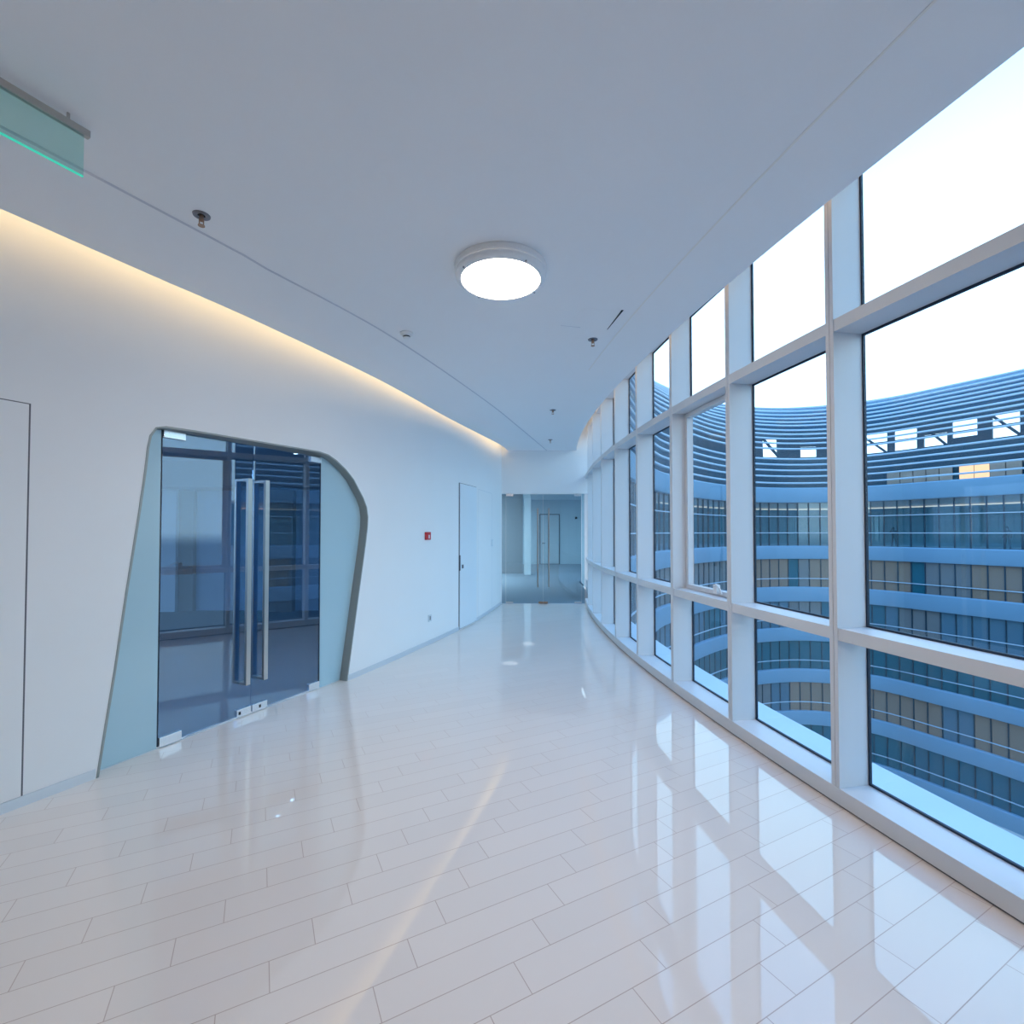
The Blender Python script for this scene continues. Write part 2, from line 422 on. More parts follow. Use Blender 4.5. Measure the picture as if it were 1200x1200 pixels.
# outside ledge and spandrel below our storey, parapet above
sr = frange(S0 + DS * KMIN, S0 + DS * KMAX, 90)
m = MB(); m.sweep([[win_pt(s, DG + 0.03, 0.05), win_pt(s, 0.62, 0.03), win_pt(s, 0.62, -1.05), win_pt(s, DG + 0.03, -1.05)] for s in sr])
m.build('trim_3', M_ledge, smooth=True, label='white metal ledge outside the foot of the windows', cat='ledge', kind='structure')
m = MB(); m.sweep([[win_pt(s, DG + 0.04, WT - 0.08), win_pt(s, DG + 0.10, WT - 0.06), win_pt(s, DG + 0.10, 4.9), win_pt(s, DG - 0.4, 4.9), win_pt(s, DG - 0.4, WT + 0.1), win_pt(s, DG + 0.04, WT + 0.1)] for s in sr])
m.build('trim_4', M_band, smooth=True, label='white spandrel outside above the windows', cat='trim', kind='structure')

# ------------------------------------------------------------------ far wall with the teal glass door
fx0, fx1, fz = -0.229, 1.628, 2.459
xw = win_pt(win_s_of_y(Y_FAR), 0.0, 0)[0]
m = MB()
m.box(-0.6, xw + 0.35, Y_FAR, Y_FAR + 0.16, fz, WT)
m.build('wall_far', M_wall, label='white lintel wall above the glass door at the corridor end', cat='wall', kind='structure')
d2 = empty('door_2', ((fx0 + fx1) / 2, Y_FAR + 0.05, 0), label='teal glass double door closing the far end of the corridor', cat='door', kind='structure')
yy0, yy1 = Y_FAR + 0.03, Y_FAR + 0.042
xm = 0.696
MB().box(fx0 + 0.005, -0.14, yy0, yy1, 0.01, fz).build('side_panel', M_fdoor, d2)
MB().box(1.56, fx1 - 0.005, yy0, yy1, 0.01, fz).build('side_panel', M_fdoor, d2)
for x0, x1, hx in ((-0.133, xm - 0.003, 0.575), (xm + 0.003, 1.553, 0.822)):
    lf = MB().box(x0, x1, yy0, yy1, 0.012, fz - 0.012).build('door_leaf', M_fdoor, d2)
    m = MB()
    for sd in (-1, 1):
        yb = (yy0 - 0.05) if sd < 0 else (yy1 + 0.05)
        m.box(hx - 0.012, hx + 0.012, yb - 0.012, yb + 0.012, 0.37, 2.13)
        for z in (0.39, 2.09): m.box(hx - 0.01, hx + 0.01, min(yb, yy0), max(yb, yy1), z - 0.01, z + 0.01)
    m.build('pull_handle', M_steel, lf)
    hinge = x0 if hx < xm else x1; sg = 1 if hx < xm else -1
    for z0, z1 in ((0.004, 0.05), (fz - 0.055, fz - 0.002)):
        MB().box(min(hinge, hinge + sg * 0.16), max(hinge, hinge + sg * 0.16), yy0 - 0.012, yy1 + 0.012, z0, z1).build('patch_fitting', M_patch, lf)
    mt = x1 if hx < xm else x0
    MB().box(min(mt, mt - sg * 0.10), max(mt, mt - sg * 0.10), yy0 - 0.012, yy1 + 0.012, 0.004, 0.05).build('patch_fitting', M_brass, lf)

# ------------------------------------------------------------------ flush doors in the left wall
def wall_slab(ya, yb, z0, z1, o0, o1, n=10):
    m = MB(); m.sweep([[wall_pt(y, o0, z0), wall_pt(y, o1, z0), wall_pt(y, o1, z1), wall_pt(y, o0, z1)] for y in frange(ya, yb, n)]); return m
d3 = empty('door_3', wall_pt(8.3, 0, 0), label='flush white door with a dark edge and small lever near the corridor end', cat='door', kind='structure')
wall_slab(7.895, 8.70, 0.012, 2.408, -0.0015, 0.002).build('door_seal', M_seam, d3)
lf = wall_slab(7.925, 8.692, 0.022, 2.40, -0.010, 0.001).build('door_leaf', M_doorleaf, d3)
m = wall_slab(7.905, 7.935, 0.97, 1.22, -0.016, -0.002, 1); m.build('lock_plate', M_seam, lf)
m = wall_slab(8.00, 8.05, 1.0, 1.06, -0.02, -0.009, 1)
m.build('door_knob', M_esc, lf)
# plain panel beside it
m = MB()
for (ya, yb, z0, z1) in ((8.83, 8.838, 0.06, 2.385), (9.86, 9.868, 0.06, 2.385), (8.83, 9.868, 2.379, 2.385)):
    m.sweep([[wall_pt(y, -0.001, z0), wall_pt(y, 0.003, z0), wall_pt(y, 0.003, z1), wall_pt(y, -0.001, z1)] for y in frange(ya, yb, 6)])
m.build('trim_5', pbr('faint_panel_joint', (0.62, 0.66, 0.72), 0.7), label='faint joint outline of a flush wall panel beyond the flush door', cat='trim', kind='structure')
d4 = empty('door_4', wall_pt(2.3, 0, 0), label='flush white door at the left end of the wall, shown by a dark joint', cat='door', kind='structure')
wall_slab(1.90, 2.858, 0.062, 2.362, -0.0012, 0.002).build('door_seal', M_seam, d4)
wall_slab(1.906, 2.850, 0.063, 2.356, -0.003, 0.001).build('door_leaf', M_wall, d4)

# ------------------------------------------------------------------ smoked glass double door in its shaped opening
d1 = empty('door_1', wall_pt(4.3, 0.05, 0), label='smoked glass double door in an irregular rounded opening of the left wall', cat='door', kind='structure')
# reveal: rectangular profile following the outline
rings = []
for i, (y, z) in enumerate(OUT):
    p0 = OUT[max(i - 1, 0)]; p1 = OUT[min(i + 1, len(OUT) - 1)]
    t = Vector((p1[0] - p0[0], p1[1] - p0[1])).normalized(); n = Vector((-t[1], t[0]))     # outward (left of a clockwise walk)
    if i in (0, len(OUT) - 1): n = Vector((-1 if i == 0 else 1, 0))
    e = 0.010; ii = 0.003
    rings.append([wall_pt(y + n[0] * e, -0.004, z + n[1] * e), wall_pt(y - n[0] * ii, -0.004, z - n[1] * ii), wall_pt(y - n[0] * ii, 0.20, z - n[1] * ii), wall_pt(y + n[0] * e, 0.20, z + n[1] * e)])
MB().sweep(rings).build('door_frame', M_frame, d1, smooth=True)
YL, YM, YR = 3.565, 4.262, 4.957      # glass line at off 0.1 (wall parameter)
GO = 0.10
def col_solid(ysl, lo, hi, o0, o1):
    m = MB(); m.sweep([[wall_pt(y, o0, lo(y)), wall_pt(y, o1, lo(y)), wall_pt(y, o1, hi(y)), wall_pt(y, o0, hi(y))] for y in ysl]); return m
def hi_(y): return max((interp(UP, min(max(y, OUT[0][0] + 1e-4), OUT[iR][0] - 1e-4)) or 0.02) - 0.006, 0.012)
def lo_(y): return (interp(LOW, min(y, OUT[iR][0])) if y >= LOW[0][0] else 0.0) + 0.006
yl = sorted(set([3.195] + [p[0] for p in UP if 3.20 < p[0] < YL] + [YL - 0.004]))
col_solid(yl, lambda y: 0.006, hi_, GO - 0.006, GO + 0.006).build('side_panel', M_mint, d1)
yr = sorted(set([YR + 0.004] + [p[0] for p in OUT if YR + 0.01 < p[0] < 5.53] + [5.531]))
col_solid(yr, lo_, hi_, GO - 0.006, GO + 0.006).build('side_panel', M_mint, d1)
def flat_pt(ya, yb, t, off, z):       # on the straight chord of a leaf
    A = Vector(wall_pt(ya, GO, 0)); B = Vector(wall_pt(yb, GO, 0)); d = (B - A).normalized(); nrm = Vector((d[1], -d[0], 0))   # towards the corridor
    p = A + (B - A) * t - nrm * off; return (p[0], p[1], z)
def flat_box(m, ya, yb, t0, t1, o0, o1, z0, z1):
    P = lambda t, o, z: flat_pt(ya, yb, t, o, z)
    return m.hexa([P(t0, o0, z0), P(t1, o0, z0), P(t1, o1, z0), P(t0, o1, z0), P(t0, o0, z1), P(t1, o0, z1), P(t1, o1, z1), P(t0, o1, z1)])
for (ya, yb, hinge_left) in ((YL, YM - 0.002, True), (YM + 0.002, YR, False)):
    lf = flat_box(MB(), ya, yb, 0, 1, -0.006, 0.006, 0.014, 2.368).build('door_leaf', M_door, d1)
    m = MB(); flat_box(m, ya, yb, 0.0 if hinge_left else 0.992, 0.008 if hinge_left else 1.0, -0.0065, 0.0065, 0.014, 2.37)
    m.build('edge_seal', M_dark, lf)
    hx = 0.885 if hinge_left else 0.105     # D-shaped pulls, both faces
    m = MB(); w = 0.027
    for sd in (-1, 1):
        o = sd * 0.075
        flat_box(m, ya, yb, hx - w, hx + w, o - 0.014, o + 0.014, 0.285, 2.065)
        for z in (0.285, 2.041): flat_box(m, ya, yb, hx - w, hx + w, min(0, o), max(0, o), z, z + 0.024)
    m.build('pull_handle', M_steel, lf, bevel=0.002)
    h0, h1 = (0.01, 0.22) if hinge_left else (0.82, 0.99)
    c0, c1 = (0.82, 0.995) if hinge_left else (0.005, 0.20)
    for t0, t1, z0, z1, nm in ((h0, h1, 0.008, 0.078, 'floor_hinge_patch'), (h0, h1, 2.31, 2.366, 'top_hinge_patch'), (c0, c1, 0.008, 0.075, 'lock_patch')):
        p = flat_box(MB(), ya, yb, t0, t1, -0.020, 0.020, z0, z1).build(nm, M_patch, lf, bevel=0.002)
        if nm == 'lock_patch':
            tc = t0 + (0.18 if hinge_left else 0.5) * (t1 - t0)
            flat_box(MB(), ya, yb, tc - 0.012, tc + 0.012, -0.022, -0.019, 0.03, 0.055).build('keyhole', M_black, p)
# floor threshold line
m = MB(); m.sweep([[wall_pt(y, GO - 0.01, 0), wall_pt(y, GO + 0.01, 0), wall_pt(y, GO + 0.01, 0.005), wall_pt(y, GO - 0.01, 0.005)] for y in frange(3.2, 5.22, 12)])
m.build('threshold', M_base, d1)

# ------------------------------------------------------------------ room behind the smoked doors
m = MB(); rr = [[(wall_pt(y, 0.15, 0)[0], wall_pt(y, 0.15, 0)[1], 0.001), (-13, wall_pt(y, 0.15, 0)[1], 0.001), (-13, wall_pt(y, 0.15, 0)[1], -0.2), (wall_pt(y, 0.15, 0)[0], wall_pt(y, 0.15, 0)[1], -0.2)] for y in frange(-2.0, 9.95, 30)]
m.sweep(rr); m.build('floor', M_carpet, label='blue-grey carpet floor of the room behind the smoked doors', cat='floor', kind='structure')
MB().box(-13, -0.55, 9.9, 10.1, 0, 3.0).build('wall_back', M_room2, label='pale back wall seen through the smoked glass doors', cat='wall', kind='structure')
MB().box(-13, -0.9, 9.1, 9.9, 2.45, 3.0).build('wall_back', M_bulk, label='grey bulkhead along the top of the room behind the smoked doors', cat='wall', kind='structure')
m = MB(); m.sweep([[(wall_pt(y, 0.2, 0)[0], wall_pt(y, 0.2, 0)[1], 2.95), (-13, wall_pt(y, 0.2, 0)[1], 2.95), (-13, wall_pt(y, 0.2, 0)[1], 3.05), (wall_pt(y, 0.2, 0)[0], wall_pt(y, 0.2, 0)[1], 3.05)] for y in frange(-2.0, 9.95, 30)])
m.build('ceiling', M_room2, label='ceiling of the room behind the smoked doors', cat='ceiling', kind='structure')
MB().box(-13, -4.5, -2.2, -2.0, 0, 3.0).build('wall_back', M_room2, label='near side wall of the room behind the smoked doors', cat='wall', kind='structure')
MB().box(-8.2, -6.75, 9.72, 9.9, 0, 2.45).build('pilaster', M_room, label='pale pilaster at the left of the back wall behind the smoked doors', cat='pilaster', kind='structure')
MB().box(-6.75, -6.45, 9.80, 9.9, 0, 2.45).build('column', M_brown, label='darker side of the pale pilaster behind the smoked doors, set as a dark block', cat='column', kind='structure')  # shaded side of the pilaster painted as its own dark block
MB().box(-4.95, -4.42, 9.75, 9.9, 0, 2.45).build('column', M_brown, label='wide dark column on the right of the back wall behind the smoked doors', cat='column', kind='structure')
for i, (x, y) in enumerate(((-3.75, 7.85), (-3.72, 8.30))):
    t = empty('downlight', (x, y, 2.95), label=('nearer' if i == 0 else 'farther') + ' of two small ceiling spots in the room behind the smoked doors', cat='light', group='downlights behind the smoked doors')
    MB().lathe((x, y, 2.95), [(0.035, -0.004), (0.06, -0.006), (0.06, 0.0)], 20).build('trim_ring', M_white, t, smooth=True)
    MB().lathe((x, y, 2.95), [(0, -0.003), (0.045, -0.003)], 20).build('lens', M_down, t)

# ------------------------------------------------------------------ room beyond the far door
HX = [(10.80, 1.90), (15.5, 2.15), (20.5, 3.7), (24.4, 5.1)]
def hall_x(y): return interp(HX, min(max(y, 10.80), 24.4))
def hall_slab(y0, z0, z1):
    return MB().sweep([[(-6, y, z0), (hall_x(y), y, z0), (hall_x(y), y, z1), (-6, y, z1)] for y in (y0, 12, 14, 15.5, 18, 20.5, 22.5, 24.4)])
hall_slab(Y_FAR, -0.2, 0.0).build('floor', M_carpet2, label='grey floor of the hall beyond the far glass door', cat='floor', kind='structure')
hall_slab(Y_FAR + 0.16, 3.2, 3.3).build('ceiling', M_room, label='ceiling of the hall beyond the far glass door', cat='ceiling', kind='structure')
MB().sweep([[(hall_x(y) + 0.06, y, 0), (hall_x(y) + 0.12, y, 0), (hall_x(y) + 0.12, y, 3.2), (hall_x(y) + 0.06, y, 3.2)] for y in (11.3, 12, 13, 14, 15.4)]).build('wall_side', M_room, label='pale right side wall added in the hall beyond the far glass door to shut out a sky reflection', cat='wall', kind='structure')  # added to close the gap that let sky reflect in the floor
MB().box(-6, 5.05, 24.2, 24.4, 0, 3.2).build('wall_back', M_room, label='pale back wall of the hall beyond the far glass door', cat='wall', kind='structure')
MB().box(-6, 0.42, 18.75, 18.95, 0, 3.2).build('wall_back', M_bulk, label='grey wall on the left of the hall beyond the far glass door', cat='wall', kind='structure')
MB().box(0.46, 0.71, 18.15, 18.45, 0, 3.2).build('column', M_white, label='slim white column in the hall beyond the far glass door', cat='column', kind='structure')
m = MB(); m.hexa([(-0.35, Y_FAR + 0.16, 0), (-0.45, Y_FAR + 0.16, 0), (-6, 18.75, 0), (-5.9, 18.75, 0), (-0.35, Y_FAR + 0.16, 3.2), (-0.45, Y_FAR + 0.16, 3.2), (-6, 18.75, 3.2), (-5.9, 18.75, 3.2)])
m.build('wall_side', M_room, label='left side wall of the hall beyond the far glass door', cat='wall', kind='structure')
d5 = empty('door_5', (1.85, 24.2, 0), label='plain grey door on the back wall of the far hall', cat='door', kind='structure')
MB().box(1.38, 2.38, 24.17, 24.2, 0, 2.5).build('door_frame', M_seam, d5)
lf = MB().box(1.42, 2.34, 24.15, 24.19, 0.02, 2.46).build('door_leaf', M_room, d5)
MB().box(1.50, 1.64, 24.10, 24.15, 1.02, 1.06).build('door_handle', M_esc, lf)
wc = empty('wall_camera', (3.2, 24.15, 2.3), label='small dark device high on the back wall of the far hall', cat='camera')
MB().box(3.17, 3.23, 24.12, 24.2, 2.29, 2.37).build('bracket', M_esc, wc)
MB().lathe((3.2, 24.10, 2.30), [(0, -0.05), (0.05, -0.05), (0.06, 0.0), (0.045, 0.04), (0, 0.05)], 16).build('camera_body', M_black, wc, smooth=True)

# rear closure of the corridor
MB().box(-6.6, 5.6, Y_BACK - 0.2, Y_BACK, 0, WT + 0.1).build('wall_back', M_wall, label='white wall closing the corridor behind the viewer', cat='wall', kind='structure')

# ------------------------------------------------------------------ ceiling fittings
def ceiling_lamp(LX, LY, lab):
    t = empty('ceiling_light', (LX, LY, ZC), label=lab, cat='light')
    MB().lathe((LX, LY, ZC), [(0, 0), (0.315, 0), (0.318, -0.01), (0.318, -0.038), (0.312, -0.044)], 72).build('base_ring', M_lampbody, t, smooth=True)
    MB().lathe((LX, LY, ZC), [(0.310, -0.042), (0.314, -0.05), (0.312, -0.066), (0.300, -0.080), (0.285, -0.088), (0.274, -0.088), (0.270, -0.082)], 72).build('bezel', M_lampbody, t, smooth=True)
    MB().lathe((LX, LY, ZC), [(0.272, -0.083), (0.20, -0.094), (0.10, -0.100), (0.0, -0.102)], 72).build('diffuser', M_lamp, t, smooth=True)
    for i in range(4):
        a = math.radians(35 + 90 * i)
        MB().lathe((LX + 0.293 * math.cos(a), LY + 0.293 * math.sin(a), ZC), [(0, -0.090), (0.007, -0.089), (0.007, -0.080)], 12).build('screw', M_esc, t)
ceiling_lamp(-0.078, 3.32, 'round white flush ceiling lamp with a lit opal disc')
ceiling_lamp(0.75, 0.2, 'added round white ceiling lamp, unseen behind the viewer')  # added out of view to warm and brighten the near floor

def sprinkler(x, y, lab, big=1.0):
    t = empty('sprinkler', (x, y, ZC), label=lab, cat='sprinkler', group='ceiling sprinklers')
    MB().lathe((x, y, ZC), [(0.020, -0.004), (0.030, -0.008), (0.044, -0.006), (0.046, 0)], 24).build('escutcheon', M_esc, t, smooth=True)
    MB().lathe((x, y, ZC), [(0, -0.001), (0.021, -0.002)], 20).build('recess', M_black, t)
    MB().lathe((x, y, ZC), [(0.011, 0), (0.011, -0.022), (0.014, -0.024), (0.014, -0.034), (0.006, -0.036), (0.003, -0.040)], 16).build('body', M_brass, t, smooth=True)
    m = MB()
    for sx in (-1, 1): m.box(x + sx * 0.012 - 0.002, x + sx * 0.012 + 0.002, y - 0.003, y + 0.003, ZC - 0.060, ZC - 0.030)
    m.build('yoke', M_brass, t)
    MB().lathe((x, y, ZC), [(0, -0.062), (0.018, -0.064), (0.018, -0.060), (0, -0.058)], 16).build('deflector', M_brass, t, smooth=True)
sprinkler(-1.793, 2.756, 'nearest ceiling sprinkler, left of the round lamp with a dark rosette')
sprinkler(0.768, 4.56, 'ceiling sprinkler beside the dark slit of the access hatch')
sprinkler(0.612, 7.22, 'ceiling sprinkler farther down the corridor than the hatch')
sprinkler(0.759, 9.55, 'farthest ceiling sprinkler, close to the end wall')

t = empty('smoke_detector', (-0.968, 4.41, ZC), label='small round smoke detector on the ceiling beside the grey joint line', cat='detector')
MB().lathe((-0.968, 4.41, ZC), [(0.060, 0), (0.062, -0.012), (0.050, -0.028), (0.036, -0.033)], 28).build('base', M_white, t, smooth=True)
MB().lathe((-0.968, 4.41, ZC), [(0.030, -0.031), (0.030, -0.043)], 24).build('sensing_slots', M_black, t)
MB().lathe((-0.968, 4.41, ZC), [(0.034, -0.042), (0.034, -0.048), (0.02, -0.055), (0, -0.056)], 24).build('cap', M_white, t, smooth=True)

t = empty('ceiling_hatch', (0.68, 4.12, ZC), label='flush access hatch in the ceiling with a dark slit along one edge', cat='hatch')
h = [(0.43, 4.26), (0.62, 3.92), (0.905, 3.975), (0.866, 4.314)]
MB().hexa([(x, y, ZC - 0.001) for x, y in h] + [(x, y, ZC + 0.004) for x, y in h]).build('panel', M_ceil, t)
MB().hexa([(0.858, 4.330, ZC - 0.003), (0.902, 3.950, ZC - 0.003), (0.920, 3.950, ZC - 0.003), (0.863, 4.330, ZC - 0.003), (0.858, 4.330, ZC + 0.002), (0.902, 3.950, ZC + 0.002), (0.920, 3.950, ZC + 0.002), (0.863, 4.330, ZC + 0.002)]).build('slit', M_black, t)
MB().hexa([(0.43, 4.242, ZC - 0.002), (0.61, 4.287, ZC - 0.002), (0.61, 4.291, ZC - 0.002), (0.43, 4.246, ZC - 0.002), (0.43, 4.242, ZC + 0.002), (0.61, 4.287, ZC + 0.002), (0.61, 4.291, ZC + 0.002), (0.43, 4.246, ZC + 0.002)]).build('joint', M_groove, t)

# hanging green acrylic sign plate, edge-on along the wall
t = empty('exit_sign', (-2.0, 1.95, ZC), label='green edge-lit acrylic sign plate hanging at the upper left of the ceiling', cat='sign')
A = Vector((-1.913, 2.124)); d = Vector((-0.44, -0.87)).normalized(); n = Vector((d[1], -d[0])) * 0.004
def plate(m, t0, t1, z0, z1, w=1.0):
    P = [A + d * t0 - n * w, A + d * t1 - n * w, A + d * t1 + n * w, A + d * t0 + n * w]
    return m.hexa([(p[0], p[1], z0) for p in P] + [(p[0], p[1], z1) for p in P])
plate(MB(), 0, 0.36, 3.188, 3.37).build('plate', M_acryl, t)
plate(MB(), 0, 0.36, 3.181, 3.188).build('lit_edge', M_acredge, t)
m = plate(MB(), -0.02, 0.38, 3.37, 3.40, 3.0)
plate(m, 0.05, 0.06, 3.40, ZC + 0.02, 1.0); plate(m, 0.30, 0.31, 3.40, ZC + 0.02, 1.0)
m.build('lamp_rail', M_steel, t)

# wall fittings
t = empty('fire_alarm_call_point', wall_pt(6.84, -0.02, 1.54), label='small red fire alarm call point on the white wall', cat='alarm')
wall_slab(6.785, 6.905, 1.49, 1.60, -0.035, 0.0, 1).build('housing', M_red, t, bevel=0.004)
wall_slab(6.815, 6.875, 1.505, 1.575, -0.038, -0.03, 1).build('window', M_red, t)
wall_slab(6.83, 6.86, 1.51, 1.56, -0.040, -0.03, 1).build('push_plate', M_white, t)
t = empty('wall_outlet', wall_pt(6.94, -0.01, 0.38), label='pale socket plate low on the wall under the red call point', cat='socket')
wall_slab(6.895, 6.98, 0.325, 0.42, -0.008, 0.0, 1).build('plate', pbr('pale_grey_plastic', (0.62, 0.66, 0.70), 0.4), t)
wall_slab(6.925, 6.95, 0.345, 0.40, -0.0095, -0.006, 1).build('sockets', M_seam, t)
t = empty('light_switch', wall_pt(9.864, -0.01, 1.38), label='small white switch on the wall near the far corner', cat='switch')
wall_slab(9.80, 9.92, 1.31, 1.45, -0.010, 0.0, 1).build('plate', pbr('pale_switch_plastic', (0.66, 0.70, 0.75), 0.4), t)
wall_slab(9.84, 9.88, 1.34, 1.42, -0.014, -0.009, 1).build('rocker', M_white, t)

# ------------------------------------------------------------------ round building across the courtyard
OPP = smooth_curve([(1.90, 11.2), (2.5, 15.5), (4.1, 20.5), (6.6, 27), (10, 34), (12.2, 37), (15.1, 40.5), (19.3, 44.4), (24, 47.0), (29, 47.6), (33.6, 45.6), (36.4, 40.9), (38.6, 36.3), (41.3, 29), (43.5, 21), (44.5, 14)], 0.25)
arc = [0.0]
for p, q in zip(OPP, OPP[1:]): arc.append(arc[-1] + (q - p).length)
LOPP = arc[-1]
def opp(s, off, z):
    i = min(max(bisect.bisect_left(arc, s), 1), len(arc) - 1)
    t = (s - arc[i - 1]) / (arc[i] - arc[i - 1]); p = OPP[i - 1].lerp(OPP[i], t)
    j0, j1 = max(i - 3, 0), min(i + 2, len(OPP) - 1); d = (OPP[j1] - OPP[j0]).normalized()
    return (p[0] + d[1] * off, p[1] - d[0] * off, z)          # off > 0 : towards the courtyard
def ring(m, s0, s1, prof, step=0.7):
    n = max(2, int((s1 - s0) / step)); m.sweep([[opp(s, o, z) for o, z in prof] for s in frange(s0, s1, n)]); return m
bld = empty('building', opp(LOPP * 0.6, 0, -24), label='round white-banded building with louvred roof across the courtyard', cat='building')
BANDS = [(5.94, 4.46), (0.26, -1.04), (-3.75, -5.17), (-7.73, -9.0), (-11.7, -13.0), (-15.75, -17.1), (-19.8, -21.1)]
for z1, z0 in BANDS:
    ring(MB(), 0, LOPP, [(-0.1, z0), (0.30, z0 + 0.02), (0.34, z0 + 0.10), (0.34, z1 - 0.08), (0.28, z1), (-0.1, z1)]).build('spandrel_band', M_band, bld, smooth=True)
STO = [(4.46, 0.26), (-1.04, -3.75), (-5.17, -7.73), (-9.0, -11.7), (-13.0, -15.75), (-17.1, -19.8)]
for i, (zt, zb) in enumerate(STO):
    h = zt - zb
    for r in ((0.30, 0.68) if i == 0 else (0.30,)):
        z = zb + h * r - 0.0
        ring(MB(), 0, LOPP, [(0.08, z - 0.035), (0.17, z - 0.035), (0.17, z + 0.035), (0.08, z + 0.035)]).build('rail', M_louver, bld)
    if i: ring(MB(), 0, LOPP, [(-0.5, zb - 0.3), (-0.4, zb - 0.3), (-0.4, zt + 0.3), (-0.5, zt + 0.3)], 1.5).build('inner_wall', M_int, bld)
# open lit storey
SIN = arc[min(range(len(OPP)), key=lambda i: (OPP[i][0] - 7.5) ** 2 + (OPP[i][1] - 29) ** 2)]
zt, zb = STO[0]
ring(MB(), SIN, LOPP, [(-5.2, zb), (-5.0, zb), (-5.0, zt + 0.4), (-5.2, zt + 0.4)], 1.5).build('inner_wall', M_int, bld)
ring(MB(), SIN, LOPP, [(-5.2, zb - 0.3), (0.0, zb - 0.3), (0.0, zb - 0.02), (-5.2, zb - 0.02)], 1.5).build('inner_floor', M_carpet2, bld)
ring(MB(), SIN, LOPP, [(-5.2, zt + 0.02), (0.0, zt + 0.02), (0.0, zt + 0.3), (-5.2, zt + 0.3)], 1.5).build('inner_ceiling', M_tan, bld)
ring(MB(), 0, LOPP, [(-0.9, zt - 0.62), (-0.8, zt - 0.62), (-0.8, zt + 0.05), (-0.9, zt + 0.05)], 1.0).build('blind_box', M_tan, bld)
ring(MB(), 0, LOPP, [(-0.79, zt - 0.66), (-0.72, zt - 0.66), (-0.72, zt - 0.56), (-0.79, zt - 0.56)], 1.0).build('light_line', M_softlit, bld)
# louvres
LV = [(6.39, 0), (7.06, 0), (7.64, 0), (8.20, -0.02), (8.76, -0.05), (9.76, -0.15), (10.30, -0.22), (10.77, -0.32), (11.2, -0.45), (11.6, -0.6), (12.06, -0.85), (12.40, -1.1), (12.75, -1.45), (13.1, -1.85), (13.45, -2.35), (13.75, -2.95)]
for z, o in LV:
    sc = 1 - o / 47.0; z = EYE + (z - EYE) * sc
    ring(MB(), 0, LOPP, [(o + 0.10, z - 0.06), (o + 0.30, z - 0.08), (o + 0.34, z), (o + 0.30, z + 0.08), (o + 0.10, z + 0.06)]).build('louver', M_louver, bld, smooth=True)
# dark glazing and steelwork behind the louvres
ring(MB(), 0, LOPP, [(-1.3, 5.94), (-1.1, 5.94), (-1.1, 9.15), (-1.3, 9.15)]).build('roof_glazing', M_back, bld)
ring(MB(), 0, LOPP, [(-1.3, 11.0), (-1.45, 12.0), (-1.85, 12.9), (-2.5, 13.75), (-3.3, 14.45), (-4.3, 15.0), (-4.4, 14.85), (-3.45, 14.25), (-2.7, 13.5), (-2.05, 12.8), (-1.65, 11.95), (-1.5, 11.0)]).build('roof_glazing', M_back, bld)
ring(MB(), 0, LOPP, [(-0.1, 5.9), (-1.3, 5.9), (-1.3, 5.98), (-0.1, 5.98)]).build('roof_terrace', M_band, bld)
GAP = []
def s_at(x, y):
    return min(range(len(OPP)), key=lambda i: (OPP[i][0] - x) ** 2 + (OPP[i][1] - y) ** 2)
sg0, sg1 = arc[s_at(33.2, 45.8)], arc[s_at(39.4, 34.2)]
OPEN = [(arc[s_at(25.6, 47.4)], 1.5), (arc[s_at(28.9, 47.6)], 1.3)]
rr_ = random.Random(12); s = sg0
while s < sg1:
    wd = rr_.choice((0.9, 1.3, 1.6, 1.7)); OPEN.append((s, wd)); s += wd + rr_.choice((0.35, 0.5, 0.5, 0.9))
OPEN.sort(); s = 0.0; m = MB()
for k, (a, wd) in enumerate(OPEN + [(LOPP, 0)]):
    if a > s + 0.05: ring(m, s, a, [(-1.3, 9.1), (-1.1, 9.1), (-1.15, 11.1), (-1.35, 11.1)])
    if wd:
        zlo, zhi = (9.0, rr_.choice((10.2, 10.6, 11.1))) if k % 3 == 1 else (rr_.choice((9.1, 9.1, 9.6)), 11.1)
        if zhi < 11: ring(m, a, a + wd, [(-1.3, zhi), (-1.1, zhi), (-1.15, 11.1), (-1.35, 11.1)])
        if zlo > 9.1: ring(m, a, a + wd, [(-1.3, 9.1), (-1.1, 9.1), (-1.1, zlo), (-1.3, zlo)])
        ring(m, a, a + wd, [(-1.25, 10.05), (-1.1, 10.05), (-1.1, 10.15), (-1.25, 10.15)])
        if k % 2 == 0 and wd > 1.0:       # diagonal brace
            m.sweep([[opp(a + u, o, 11.0 - u * 1.15 + h) for o, h in ((-1.2, -0.14), (-1.0, -0.14), (-1.0, 0.14), (-1.2, 0.14))] for u in (0, wd / 2, wd)])
    s = a + wd
m.build('steelwork', M_steelwork, bld)
# tan and glowing panels above the top band, standing in for a glass reflection
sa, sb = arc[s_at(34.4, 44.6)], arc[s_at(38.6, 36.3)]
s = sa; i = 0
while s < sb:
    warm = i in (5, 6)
    ring(MB(), s, s + 0.88, [(-0.9, 5.98), (-0.8, 5.98), (-0.8, 7.25), (-0.9, 7.25)]).build('reflection_glow_panel' if warm else 'reflection_tan_panel', M_warmrefl if warm else M_tanrefl, bld)
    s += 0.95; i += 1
    if i in (5, 9): s += 0.4
